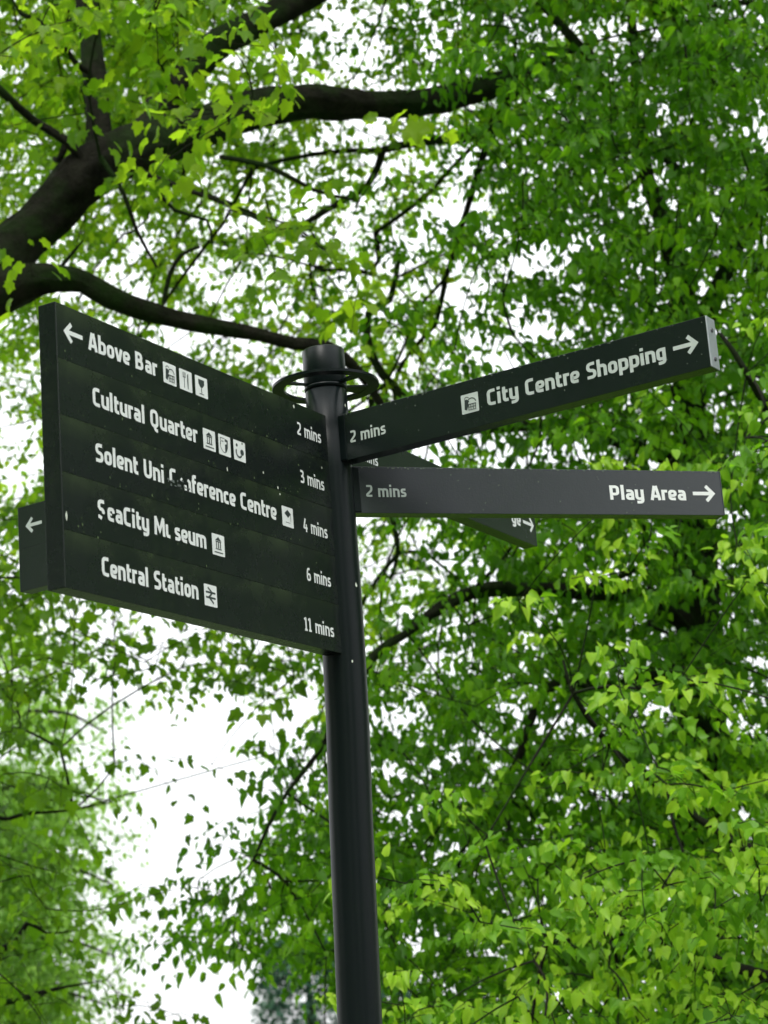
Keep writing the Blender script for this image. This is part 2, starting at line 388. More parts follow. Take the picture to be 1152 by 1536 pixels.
# halo ring: flat ring with a web that holds it on the pole
bm = bmesh.new(); ZR = ZT+.088; T = .0065
def ring_part(bm, r0, r1, z0, z1, a0=0, a1=360, n=72):
    k = max(2, int(n*(a1-a0)/360)); full = a1-a0 >= 360
    vs = []
    for i in range(k+(0 if full else 1)):
        a = math.radians(a0+(a1-a0)*i/k); c, s2 = math.cos(a), math.sin(a)
        vs.append([bm.verts.new((r*c, r*s2, z)) for r, z in ((r0, z0), (r1, z0), (r1, z1), (r0, z1))])
    m = len(vs)
    for i in range(m if full else m-1):
        j = (i+1) % m
        for q in range(4):
            bm.faces.new((vs[i][q], vs[j][q], vs[j][(q+1) % 4], vs[i][(q+1) % 4]))
    if not full:
        bm.faces.new(vs[0]); bm.faces.new(list(reversed(vs[-1])))
ring_part(bm, .105, .1345, ZR, ZR+T)
bmesh.ops.recalc_face_normals(bm, faces=bm.faces)
hr = bm_obj('halo_ring', bm, M_POLE, post)
for a, hw_ in ((-152, 5), (-42, 7), (24, 17), (105, 8)):
    bm = bmesh.new(); ring_part(bm, PR-.002, .107, ZR+.001, ZR+T-.001, a-hw_, a+hw_)
    bmesh.ops.recalc_face_normals(bm, faces=bm.faces)
    bm_obj('web', bm, M_POLE, hr)
bm, rg = lathe([(PR+.0004, ZR-.006), (PR+.0014, ZR-.005), (PR+.0014, ZR-.0005), (PR, ZR-.0001)], 64)
bm_obj('collar', bm, M_POLE, post, True)
# pole scuffs and droppings
def blob(bm, x, z, rx, rz, y, seed=0):
    q = random.Random(seed); n = 9
    vs = [bm.verts.new((x+rx*(.7+.5*q.random())*math.cos(2*math.pi*k/n), y, z+rz*(.7+.5*q.random())*math.sin(2*math.pi*k/n))) for k in range(n)]
    bm.faces.new(vs)

ANG = {1: 4.1808, 2: -.5925, 3: .2936, 4: 1.0585, 5: 2.5107}
LEN = {1: 1.1004, 2: 1.0459, 3: 1.0584, 4: 1.1733, 5: 1.0698}
def blade(i, z_off, slats, name, label, mslat):
    a = ANG[i]; d = np.array([math.cos(a), math.sin(a)]); n = np.array([-math.sin(a), math.cos(a)])
    if n[1] > 0: n = -n
    r = np.array([-n[1], n[0]]); sg = 1 if r@d > 0 else -1       # local +x as read
    L = LEN[i]; zc = ZT-z_off
    x0, x1 = sorted((sg*.030, sg*(L-.003)))
    bm = bmesh.new(); box(bm, x0+.002, x1-.002, -HT+.003, HT-.003, -HS*slats+.003, -.003)
    o = bm_obj(name, bm, mslat, post); o.location = (0, 0, zc); o.rotation_euler = (0, 0, math.atan2(r[1], r[0]))
    o['label'] = label
    bm = bmesh.new(); box(bm, x0, x1, -HT, HT, -HS/2+.0003, HS/2-.0003, .0006)
    me = bpy.data.meshes.new('slat'); bm.to_mesh(me); bm.free(); me.materials.append(mslat)
    for k in range(slats):
        c = link('slat', me, None, o); c.location = (0, 0, -HS*(k+.5))
    xe0, xe1 = sorted((sg*(L-.003), sg*L))
    bm = bmesh.new(); box(bm, xe0, xe1, -HT-.0006, HT+.0006, -HS*slats+.0005, -.0005, .0008)
    ep = bm_obj('end_plate', bm, M_ALU if i == 2 else mslat, o)
    if i == 2:
        ep['label'] = 'pale bare metal end plate with two screws'
        for zz in (-.03, -.098):
            bm = bmesh.new(); bmesh.ops.create_cone(bm, cap_ends=True, segments=12, radius1=.006, radius2=.0045, depth=.003)
            bmesh.ops.rotate(bm, verts=bm.verts, matrix=Matrix.Rotation(math.radians(90)*sg, 3, 'Y'))
            sc = bm_obj('screw', bm, M_SCREW, o); sc.location = (sg*(L+.001), 0, zz)
    return o, -HT-.0004
Wl = M_WHITE
# 1: five line panel (reads from the outer end, local x = -s)
P1, y = blade(1, 0, 5, 'sign_panel', 'large five line panel pointing left, worn and speckled with algae', M_SLAT)
def X(sv): return -sv
arrow(X(1.042), -.0570, .058, .046, -1, y, Wl, P1)
text('lettering', 'Above Bar', X(.995), X(.753), -.0765, .0395, y, Wl, P1, label='Above Bar')
for k, n_ in enumerate(('bag', 'fork', 'glass')): icon(n_, X(.731)+k*.0605, -.0825, .048, y, Wl, P1)
text('lettering', 'Cultural Quarter', X(.988), X(.612), -.1965, .0405, y, Wl, P1, label='Cultural Quarter')
for k, n_ in enumerate(('museum', 'mask', 'music')): icon(n_, X(.590)+k*.0605, -.2025, .048, y, Wl, P1)
text('lettering', list('Solent Uni ')+['C~', 'o~', 'n~']+list('ference Centre'), X(.986), X(.303), -.3165, .0405, y, Wl, P1, label='Solent Uni Conference Centre with the letters C, o and n partly scraped off')
icon('degree', X(.279), -.3235, .0485, y, Wl, P1)
text('lettering', ['S~', 'e~']+list('aCity M')+['u~']+list('seum'), X(.986), X(.600), -.4365, .0405, y, Wl, P1, label='SeaCity Museum with S and u damaged')
icon('museum', X(.577), -.4435, .0485, y, Wl, P1)
text('lettering', 'Central Station', X(.980), X(.640), -.5565, .0405, y, Wl, P1, label='Central Station')
icon('rail', X(.618), -.5645, .0485, y, Wl, P1)
for k, n_ in enumerate('2346'): text('lettering', n_+' mins', X(.187), X(.077), -.0805-.1205*k, .033, y, Wl, P1, .165)
text('lettering', '11 mins', X(.212), X(.078), -.5655, .033, y, Wl, P1, .165)
bm = bmesh.new()
for k in range(16): blob(bm, X(.735)+rnd.uniform(0, .09), -.3095+rnd.uniform(-.007, .013), rnd.uniform(.002, .006), rnd.uniform(.0012, .004), y-.0001-k*.00001, k)
bm_obj('torn_residue', bm, M_DIM, P1)
bm = bmesh.new()
for k, (sx, zz, rx, rz) in enumerate(((1.088, -.452, .0035, .009), (.500, -.233, .002, .006), (.083, -.143, .002, .004), (.29, -.235, .003, .004), (.283, -.249, .0022, .003), (.195, -.012, .004, .005), (.35, -.21, .0025, .003))):
    blob(bm, X(sx), zz, rx, rz, y-.0002-k*.00001, 50+k)
bm_obj('droppings', bm, M_DROP, P1)
bm = bmesh.new()
for k in range(95):
    row = rnd.choice((1, 1, 2, 2, 3, 3, 4)); sx = rnd.uniform(.12, 1.08); zz = -row*HS+rnd.gauss(.006, .010)
    if rnd.random() < .25: zz = rnd.uniform(-.58, -.01)
    rr = rnd.uniform(.0008, .0028)
    blob(bm, X(sx), zz, rr, rr*rnd.uniform(.6, 1.4), y-.00012-k*.000004, 200+k)
bm_obj('lichen_specks', bm, M_SPECK, P1)['kind'] = 'stuff'
# 2: City Centre Shopping
P2, y = blade(2, 0, 1, 'sign_arm', 'upper right arm reading City Centre Shopping', M_GREY)
text('lettering', '2 mins', .076, .182, -.0785, .031, y, M_GREYV, P2, .165)
icon('bag', .400, -.0815, .0475, y, M_GREYV, P2)
text('lettering', 'City Centre Shopping', .470, .940, -.0765, .0395, y, M_GREYV, P2, label='City Centre Shopping')
arrow(.987, -.057, .058, .046, 1, y, M_GREYV, P2)
# 3: Play Area
P3, y = blade(3, .1228, 1, 'sign_arm', 'lower right arm reading Play Area, sky sheen put into its grey paint', M_SHEEN)
text('lettering', '2 mins', .078, .184, -.0785, .031, y, M_GREYV, P3, .165)
text('lettering', 'Play Area', .736, .952, -.0805, .0385, y, Wl, P3, label='Play Area')
arrow(1.002, -.0615, .060, .047, 1, y, Wl, P3)
# 4: arm pointing away to the right, mostly hidden
P4, y = blade(4, 0, 1, 'sign_arm', 'arm pointing away behind the Play Area arm, ending in the letters ge', M_MID)
text('lettering', 'mins', .125, .208, -.0785, .031, y, Wl, P4, .165)
text('lettering', 'ge', 1.006, 1.070, -.0775, .0395, y, Wl, P4)
arrow(1.121, -.059, .072, .050, 1, y, Wl, P4)
# 5: two line arm pointing away to the left behind the panel
P5, y = blade(5, 0, 2, 'sign_arm', 'two line arm pointing away to the left behind the big panel', M_GREY)
arrow(-1.008, -.0585, .058, .046, -1, y, M_GREYV, P5)
# pale lichen that has settled along the upper edges of the arms
for o_, i, z0_, num in ((P2, 2, 0, 34), (P3, 3, 0, 90)):
    bm = bmesh.new()
    for k in range(num):
        rr = rnd.uniform(.0012, .0032); blob(bm, rnd.uniform(.05, LEN[i]-.01), -.0022-abs(rnd.gauss(0, .0012)), rr, rr*.55, -HT-.00045-k*.000004, 700+k)
    for k in range(26):
        rr = rnd.uniform(.0006, .0018); blob(bm, rnd.uniform(.1, LEN[i]-.01), rnd.uniform(-.115, -.006), rr, rr*rnd.uniform(.6, 1.6), -HT-.0003, 900+k)
    bm_obj('lichen_specks', bm, M_EDGE, o_)['kind'] = 'stuff'
# brackets clamping the arms to the pole
for i, zo, n_ in ((2, 0, 1), (3, .1228, 1)):
    a = ANG[i]
    bm = bmesh.new(); box(bm, PR-.012, PR+.012, -HT-.003, HT+.003, -HS*n_+.002, -.002, .002)
    b_ = bm_obj('bracket', bm, M_POLE, post); b_.location = (0, 0, ZT-zo); b_.rotation_euler = (0, 0, a)
# scuffs on the pole (small chips standing on the curved face)
bm = bmesh.new()
for k, (az, zz, sc_) in enumerate(((-122, ZT-.128, .006), (-118, ZT-.17, .003), (-40, ZT-.43, .006), (-70, ZT-.62, .004), (-30, ZT+.03, .005))):
    a = math.radians(az); c = Vector((math.cos(a), math.sin(a), 0)); t = Vector((-math.sin(a), math.cos(a), 0)); ctr = c*(PR+.0006)+Vector((0, 0, zz))
    q = random.Random(k)
    bm.faces.new([bm.verts.new(ctr+t*sc_*.6*(.7+.5*q.random())*math.cos(j*.785)+Vector((0, 0, sc_*(.7+.5*q.random())*math.sin(j*.785)))) for j in range(8)])
bm_obj('paint_chips', bm, M_DROP, post)

# ------------------------------------------------------------------ trees
def catmull(P, R_, step=.12):
    P = np.asarray(P, float); R_ = np.asarray(R_, float)
    Q = [P[0]]; r = [R_[0]]
    E = np.vstack([2*P[0]-P[1], P, 2*P[-1]-P[-2]])
    for i in range(len(P)-1):
        a, b, c, d = E[i:i+4]; n = max(2, int(np.linalg.norm(c-b)/step))
        for k in range(1, n+1):
            t = k/n
            Q.append(.5*((2*b)+(-a+c)*t+(2*a-5*b+4*c-d)*t*t+(-a+3*b-3*c+d)*t**3)); r.append(R_[i]*(1-t)+R_[i+1]*t)
    return np.array(Q), np.array(r)
class Tubes:
    def __init__(s): s.V = []; s.I = []; s.n = 0
    def add(s, P, r, k=6, rough=0.0, seed=0):
        P = np.asarray(P, float); r = np.asarray(r, float)
        T = np.gradient(P, axis=0); T /= (np.linalg.norm(T, axis=1)[:, None]+1e-9)
        ref = np.array([.3, .9, .2]) if abs(T[0]@np.array([0, 0, 1])) > .8 else np.array([0, 0, 1.])
        U = []; u = ref
        for t in T:
            u = u-(u@t)*t; u /= np.linalg.norm(u); U.append(u)
        U = np.array(U); Vv = np.cross(T, U)
        ang = np.arange(k)*2*np.pi/k
        rr = np.repeat(r[:, None], k, 1)
        if rough:
            q = np.random.default_rng(seed)
            low = q.normal(0, 1, (len(P), k)); low = (low*1.3+np.roll(low, 1, 0)+np.roll(low, -1, 0)+np.roll(low, 1, 1)*.6)/2.2
            bump = np.interp(np.arange(len(P)), np.arange(0, len(P)+6, 5), q.normal(0, 1, len(np.arange(0, len(P)+6, 5))))[:, None]
            rr = rr*(1+rough*low+rough*.7*bump)
        ring = P[:, None]+rr[..., None]*(np.cos(ang)[None, :, None]*U[:, None]+np.sin(ang)[None, :, None]*Vv[:, None])
        s.V.append(ring.reshape(-1, 3)); m = len(P)
        i, j = np.meshgrid(np.arange(m-1), np.arange(k), indexing='ij'); j2 = (j+1) % k
        q = np.stack([i*k+j, i*k+j2, (i+1)*k+j2, (i+1)*k+j], -1).reshape(-1, 4)+s.n
        s.I.append(q); s.n += m*k
    def obj(s, name, m, parent, smooth=True):
        I = np.concatenate(s.I); me = mesh_np(name, np.concatenate(s.V), I, np.full(len(I), 4), smooth=smooth)
        return link(name, me, m, parent)

HEART_V = np.array([(0, .0, 0), (0, .5, -.12), (0, 1.12, -.38), (-.18, -.04, .05), (-.40, .22, .14), (-.33, .62, .03), (.18, -.04, .05), (.40, .24, .16), (.33, .66, .0)])
HEART_F = [(0, 1, 4, 3), (1, 2, 5, 4), (0, 6, 7, 1), (1, 7, 8, 2)]
mv = [(0, .0, 0), (0, .42, -.04), (0, 1.05, -.20)]
ml = [(-.22, -.10, .03), (-.46, .02, .04), (-.40, .22, .07), (-.55, .50, .02), (-.32, .60, .05), (-.20, .84, -.02)]
MAPLE_V = np.array(mv+ml+[(-a, b, c) for a, b, c in ml])
MAPLE_F = [(0, 1, 4, 3), (1, 6, 5, 4), (1, 2, 8, 7), (1, 7, 6)]
MAPLE_F += [tuple(reversed([v+6 if v > 2 else v for v in f])) for f in MAPLE_F]
FAR_V = np.array([(0, 0, 0), (-.36, .45, .06), (0, 1, -.05), (.36, .45, .06)]); FAR_F = [(0, 3, 2, 1)]
def leaves_mesh(name, pos, tip, nor, size, tint, kind, m, parent):
    V0, F0 = {'heart': (HEART_V, HEART_F), 'maple': (MAPLE_V, MAPLE_F), 'far': (FAR_V, FAR_F)}[kind]
    t = tip/np.linalg.norm(tip, axis=1)[:, None]; n = nor-(nor*t).sum(1)[:, None]*t; n /= np.linalg.norm(n, axis=1)[:, None]
    x = np.cross(t, n)
    q_ = np.random.default_rng(len(pos)); wd_ = q_.uniform(.72, 1.15, len(pos))[:, None, None]; cu = q_.uniform(.2, 2.2, len(pos))[:, None, None]
    V = pos[:, None]+size[:, None, None]*(V0[None, :, 0:1]*wd_*x[:, None]+V0[None, :, 1:2]*t[:, None]+V0[None, :, 2:3]*cu*n[:, None])
    sz = np.array([len(f) for f in F0]); fl = np.array([v for f in F0 for v in f])
    off = np.arange(len(pos))*len(V0)
    me = mesh_np(name, V.reshape(-1, 3), (fl[None]+off[:, None]).ravel(), np.tile(sz, len(pos)), np.repeat(tint, len(V0)), smooth=True)
    return tag(link(name, me, m, parent), kind='stuff')
def single_leaves(pos, tip, nor, size, tint, kind, m, parent):
    """the leaves that show largest, each an object sharing one of six meshes"""
    V0, F0 = {'heart': (HEART_V, HEART_F), 'maple': (MAPLE_V, MAPLE_F)}[kind]
    ms = []
    for k in range(6):
        me = mesh_np('leaf', V0, np.array([v for f in F0 for v in f]), [len(f) for f in F0], np.full(len(V0), (k+.5)/6), smooth=True); me.materials.append(m); ms.append(me)
    inv = parent.location
    for i in range(len(pos)):
        t = tip[i]/np.linalg.norm(tip[i]); n = nor[i]-(nor[i]@t)*t; n /= np.linalg.norm(n); x = np.cross(t, n)
        o = bpy.data.objects.new('leaf', ms[int(min(.999, max(0, tint[i]))*6)]); COL.objects.link(o); o.parent = parent
        Mx = Matrix((x*size[i]*rnd.uniform(.75, 1.15), t*size[i], n*size[i]*rnd.uniform(.2, 2.2))).transposed().to_4x4(); Mx.translation = Vector(pos[i])
        o.matrix_local = Mx

def vnoise(x, y, seed):
    q = np.random.default_rng(seed); gsz = 64; g_ = q.random((gsz, gsz))
    xi, yi = np.floor(x).astype(int), np.floor(y).astype(int); fx, fy = x-xi, y-yi
    fx = fx*fx*(3-2*fx); fy = fy*fy*(3-2*fy); A = lambda a, b: g_[(a) % gsz, (b) % gsz]
    return (A(xi, yi)*(1-fx)+A(xi+1, yi)*fx)*(1-fy)+(A(xi, yi+1)*(1-fx)+A(xi+1, yi+1)*fx)*fy

CELL = 96
def sprays_from_grid(rows, r0, c0, dmin, dmax, leaf, nleaf, seed, clump=1.6, eff=.36):
    """how full each part of a crown is -> spray centres (world points)"""
    q = np.random.default_rng(seed); out_ = []
    for ri, row in enumerate(rows):
        for ci, ch in enumerate(row.split()):
            d = float(ch)
            if d <= 0: continue
            cov = min(.975, d/10+.02 if d < 9.1 else .975)
            if d >= 9: cov = .965
            dm = (dmin+dmax)/2; lp = leaf*FPX/dm
            n = -math.log(1-cov)*CELL*CELL/(eff*lp*lp)/nleaf
            n = int(n)+(q.random() < n % 1)
            m = n*3
            px = (c0+ci+q.random(m))*CELL; py = (r0+ri+q.random(m))*CELL
            wgt = (vnoise(px/62+9, py/40+9, seed+1)*.65+vnoise(px/25+3, py/20+3, seed+2)*.35)**clump+.02
            # low-frequency noise opens gaps between clumps
            pick = q.choice(m, size=n, replace=False, p=wgt/wgt.sum()) if n > 0 else []
            u = q.random(m)
            for k in pick:
                out_.append((px[k], py[k], (dmin**3+(dmax**3-dmin**3)*u[k])**(1/3)))
    return out_

class Tree:
    def __init__(s, name, base, label, cat='tree', group=None):
        s.root = empty(name, base); s.base = np.array(base, float); tag(s.root, label, cat, group)
        s.nodes = []; s.nr = []; s.tw = Tubes(); s.has = False; s.L = []
    def limb(s, pts, k=14, name='limb', rough=.07, seed=0, step=.12):
        P, r = [], []
        for p in pts:
            if len(p) == 4 and not isinstance(p[0], np.ndarray):
                P.append(W(*p[:3])); r.append(p[3]*p[2]/FPX)
            else: P.append(np.array(p[0])); r.append(p[1])
        Q, rr = catmull(P, r, step*(.5 if k >= 12 else 1))
        k = int(k*1.6) if k >= 12 else k
        t = Tubes(); t.add(Q-s.base, rr, k, rough, seed); t.obj(name, M_BARK, s.root)
        for i in range(0, len(Q), 3): s.nodes.append(Q[i]); s.nr.append(rr[i])
    def foliage(s, sprays, leaf, nleaf, spread, kind, droop=.7, view=.25, tintb=(.1, .9), seed=5, reach=2.2, straight=False):
        q = np.random.default_rng(seed)
        C = np.array([W(*p) for p in sprays]) if len(sprays) and not isinstance(sprays[0], np.ndarray) else np.array(sprays)
        # join each spray to the nearest wood, nearest first
        nodes = np.array(s.nodes); D = np.linalg.norm(C[:, None]-nodes[None], axis=2); dm = D.min(1); di = D.argmin(1)
        src = [nodes[i] for i in di]; done = np.zeros(len(C), bool); par = -np.ones(len(C), int); order = []; pl = np.zeros(len(C)); real = dm.copy()
        w8 = np.ones(len(C))
        for _ in range(len(C)):
            j = int(np.where(done, 1e9, dm).argmin()); done[j] = True; order.append(j)
            d = np.linalg.norm(C-C[j], axis=1); pl[j] = real[j]+(pl[par[j]] if par[j] >= 0 else 0); cst = d+.45*pl[j]
            up_ = (~done) & (cst < dm)
            dm[up_] = cst[up_]; real[up_] = d[up_]
            for u in np.nonzero(up_)[0]: src[u] = C[j]; par[u] = j
        for j in reversed(order):
            if par[j] >= 0: w8[par[j]] += w8[j]
        for j in order:
            a, b = src[j], C[j]; ln = np.linalg.norm(b-a)
            if ln > reach: continue
            r1 = .0013*math.sqrt(w8[j])+.0005; r0_ = r1*1.25+.0005
            mid = (a+b)/2+q.normal(0, .06*ln, 3)+np.array([0, 0, .04*ln])
            t = np.linspace(0, 1, 5)[:, None]
            P = (1-t)**2*a+2*t*(1-t)*mid+t*t*b
            s.tw.add(P-s.base, np.linspace(r0_, r1, 5), 4)
        # leaves along each spray twig
        n = len(C); dirs = C-np.array(src); dirs /= np.linalg.norm(dirs, axis=1)[:, None]+1e-6
        dirs = dirs*.8+q.normal(0, .6, (n, 3)); dirs[:, 2] = dirs[:, 2]*.4-.18; dirs /= np.linalg.norm(dirs, axis=1)[:, None]
        u = np.linspace(-.45, .55, nleaf); sp_t = q.uniform(tintb[0], tintb[1], n)
        for i in range(n):
            side = np.cross(dirs[i], (0, 0, 1)); side /= np.linalg.norm(side)+1e-6
            e0, e1 = C[i]-dirs[i]*spread*.5, C[i]+dirs[i]*spread*.55+np.array([0, 0, -.12*spread])
            s.tw.add(np.array([e0, C[i]+np.array([0, 0, .02]), e1])-s.base, [.0026, .002, .0009], 3)
        sg = np.where(np.arange(nleaf) % 2 == 0, 1, -1)[None, :]
        side = np.cross(dirs, np.array([0, 0, 1.])); side /= np.linalg.norm(side, axis=1)[:, None]+1e-6
        base = C[:, None]+dirs[:, None]*(u[None, :, None]*spread)+np.array([0, 0, -.12*spread])*np.maximum(u, 0)[None, :, None]*2
        off = side[:, None]*(sg*leaf*q.uniform(.25, 2.0, (n, nleaf)))[..., None]
        base = base+off+q.normal(0, 1, (n, nleaf, 3))*np.array([leaf*.4, leaf*.4, leaf*.28])
        tip = side[:, None]*(sg*.55)[..., None]+dirs[:, None]*.45+np.array([0, 0, -droop])+q.normal(0, .45, (n, nleaf, 3))
        outw = -(C-EYE); outw /= np.linalg.norm(outw, axis=1)[:, None]
        nor = np.array([0, 0, .75])+outw[:, None]*view+q.normal(0, .48, (n, nleaf, 3))+tip*np.array([.35, .35, 0])
        sz = leaf*np.clip(q.normal(1, .24, (n, nleaf)), .45, 1.5)
        ti = np.clip(sp_t[:, None]+q.normal(0, .13, (n, nleaf)), 0, 1)
        s.L.append((kind, (base-s.base).reshape(-1, 3), tip.reshape(-1, 3), nor.reshape(-1, 3), sz.ravel(), ti.ravel()))
    def finish(s, m, singles=300):
        s.tw.obj('twigs', M_BARK, s.root, False)['kind'] = 'stuff'
        kinds = sorted({l[0] for l in s.L})
        left = singles
        for kd in kinds:
            p, t, n, z, ti = [np.concatenate([l[k] for l in s.L if l[0] == kd]) for k in range(1, 6)]
            # which leaves show largest
            if left and kd != 'far':
                wp = p+s.base-EYE; dep = wp@Fw; x = 576+FPX*(wp@Rt)/dep; yy = 768-FPX*(wp@Up)/dep
                inside = (x > 0) & (x < 1152) & (yy > 0) & (yy < 1536) & (dep > 1)
                score = np.where(inside, z/np.maximum(dep, 1), 0); idx = np.argsort(-score)[:left]
                single_leaves(p[idx], t[idx], n[idx], z[idx], ti[idx], kd, m, s.root)
                keep = np.ones(len(p), bool); keep[idx] = False
                p, t, n, z, ti = p[keep], t[keep], n[keep], z[keep], ti[keep]; left = 0
            leaves_mesh('crown', p, t, n, z, ti, kd, m, s.root)
        print(s.root.name, sum(len(l[1]) for l in s.L))

def gp(x, d):
    """ground point below a column of the view"""
    v = W(x, 768, d); return (float(v[0]), float(v[1]), 0.0)
def trunk_to(tree, top, r, lean=(0, 0)):
    top = np.array(top); b = tree.base
    tree.limb([(b+np.array([0, 0, -.1]), r*1.7), (b+np.array([0, 0, .5]), r*1.25), ((b*.5+top*.5)*np.array([1, 1, 1])+np.array([lean[0], lean[1], 0]), r*1.05), (top, r)], 18, 'trunk', .05, 3, .25)

def overhead(tree, x0, x1, y0, y1, n, kind, seed):  # unseen canopy added to shade the foliage below
    """the crown goes on above the view"""
    q = np.random.default_rng(seed); pts = []
    while len(pts) < n:
        v = np.array([q.uniform(x0, x1), q.uniform(y0, y1), q.uniform(5.5, 14)])
        d = v-EYE
        if math.atan2(d[2], math.hypot(d[0], d[1])) > math.radians(32): pts.append(v)
    tree.foliage(pts, .24, 9, .9, kind, .6, .1, (.2, .9), seed+1)
# ---- big sycamore at the left whose limbs cross the top of the view
tA = Tree('sycamore_tree', gp(-420, 10.6), 'large sycamore whose dark mossy limbs cross the upper left behind the sign panel')
trunk_to(tA, W(-400, 900, 10.5), .34)
tA.limb([(-400, 900, 10.5, 80), (-230, 690, 10.6, 66), (-60, 455, 10.8, 50), (20, 374, 11, 35), (75, 318, 11.1, 34), (120, 270, 11.15, 38), (160, 243, 11.2, 38), (215, 218, 11.3, 34), (290, 196, 11.5, 30), (370, 168, 11.8, 28), (460, 153, 12, 25), (560, 157, 12.3, 21), (640, 153, 12.6, 20), (740, 128, 13, 17), (800, 100, 13.2, 9), (870, 70, 13.4, 4)], 20, 'limb', .07, 1)
tA.limb([(150, 255, 11.2, 22), (148, 190, 11.3, 19), (140, 100, 11.5, 17), (130, 0, 11.8, 15), (120, -150, 12, 12)], 12, 'limb', .06, 2)
tA.limb([(215, 212, 11.4, 26), (250, 150, 11.8, 23), (320, 72, 12, 22), (390, 32, 12.2, 20), (470, -10, 12.4, 18), (620, -90, 12.8, 12)], 14, 'limb', .06, 3)
tA.limb([(-70, 470, 10.7, 56), (10, 432, 10.7, 36), (55, 420, 10.65, 25), (91, 419, 10.6, 20), (125, 424, 10.6, 16), (170, 448, 10.6, 17), (230, 470, 10.7, 15), (300, 486, 10.8, 13), (380, 500, 10.9, 11), (440, 515, 11, 10), (490, 520, 11, 9), (540, 560, 11.1, 7), (580, 620, 11.2, 5)], 14, 'limb', .07, 4)
tA.limb([(130, 245, 11.1, 8), (100, 212, 11.1, 8), (50, 180, 11.1, 7), (0, 135, 11, 7), (-60, 80, 11, 7)], 8, 'limb', .08, 5)
for k, pts in enumerate(([(150, 235, 10.9, 4), (185, 290, 10.8, 3.5), (205, 345, 10.8, 3), (236, 402, 10.8, 2)], [(180, 245, 10.9, 5), (240, 270, 10.8, 5), (300, 292, 10.8, 4), (335, 305, 10.8, 3), (420, 345, 10.8, 2)],
        [(215, 262, 11, 3), (262, 315, 11, 3), (310, 330, 11, 2.5), (318, 365, 11, 2)], [(245, 455, 10.9, 4), (255, 412, 10.9, 3.5), (272, 382, 10.9, 3), (300, 370, 10.9, 2)], [(92, 400, 10.8, 3), (110, 378, 10.8, 2.5), (125, 360, 10.8, 1.5)],
        [(330, 235, 11.3, 4), (400, 248, 11.2, 4), (470, 285, 11.2, 3), (530, 300, 11.2, 2)], [(100, 215, 11.1, 5), (88, 240, 11.1, 4), (82, 238, 11.2, 4)], [(30, 20, 11.2, 4), (80, 45, 11.2, 4), (110, 90, 11.3, 4), (135, 110, 11.4, 4)])):
    tA.limb(pts, 6, 'branch', .1, 10+k)
LA = .053
canA = ["7 8 9 9 9 8 6 8 8 8 8 8", "7 8 9 9 9 8 6 8 8 8 8 8", "7 9 9 9 8 6 3 5 7 6 4 3", "7 9 9 9 8 7 4 5 6 3 2 0", "7 8 9 9 8 7 6 4 3 2 1 0", "7 7 8 8 7 6 5 4 1 0 0 0", "7 7 6 7 6 5 6 5 1 0 0 0", "8 7 6 6 5 6 7 5 1 0 0 0", "7 6 5 5 5 5 5 3 1 0 0 0", "7 6 4 4 4 4 4 4 2 0 0 0", "7 6 4 4 4 5 5 5 3 1 0 0", "8 6 3 2 3.5 5 6 5 3 1 0 0", "7 4 1 1.5 3 4 3 4 2 0 0 0"]
tA.foliage(sprays_from_grid(canA, -2, -1, 13.5, 21, LA, 18, 21), LA, 18, .44, 'maple', .65, .15, (.25, .95), 31)
nearA = ["4 5 6 7 4 0 0 0", "6 7 7 8 4 1 0 0", "4 4 6 7 4 1 0 .5", "0 0 1 5 1 0 .5 0", "0 0 0 1 2 3 3 1", "0 1 0 0 1 2 1 0"]
tA.foliage(sprays_from_grid(nearA, -1, -1, 8.8, 10.6, .064, 18, 22), .064, 18, .36, 'maple', .6, .15, (.35, 1), 32)
# small spray hanging over the top corner of the panel
# lower left boughs with bigger, darker drooping leaves
lowA = ["5 6 4 2 0 0", "7 7 5 1.5 2 4", "5 5.5 4 3.5 4 4", "4 4 1 .6 .8 1", "4 4.5 .8 .3 0 0", "4 4 1 .4 0 0", "4 4 .8 .3 0 0", "4 4.5 1.2 .9 .3 0", "4 4 .8 .3 0 0"]
tA.limb([(-230, 690, 10.6, 40), (-160, 1000, 11.5, 26), (-80, 1250, 12.2, 16), (0, 1425, 12.6, 6), (40, 1385, 12.6, 4), (70, 1400, 12.6, 2), (120, 1395, 12.6, .5)], 10, 'limb', .06, 6)
tA.limb([(-120, 1130, 11.8, 8), (-20, 1225, 12.2, 4), (40, 1220, 12.3, 3), (110, 1215, 12.4, 1.5), (180, 1200, 12.4, .5)], 6, 'branch', .06, 7)
tA.limb([(-80, 1500, 12.3, 6), (0, 1505, 12.5, 5), (60, 1490, 12.6, 4), (100, 1480, 12.6, 2), (160, 1470, 12.7, .5)], 6, 'branch', .06, 8)
tA.foliage(sprays_from_grid(lowA, 8, -1, 10.5, 13.5, .058, 9, 23, 1.9), .058, 9, .46, 'maple', 1.0, .35, (.0, .55), 33)
overhead(tA, -11, 2, 8, 20, 700, 'maple', 301)
tA.finish(M_LEAF_A)

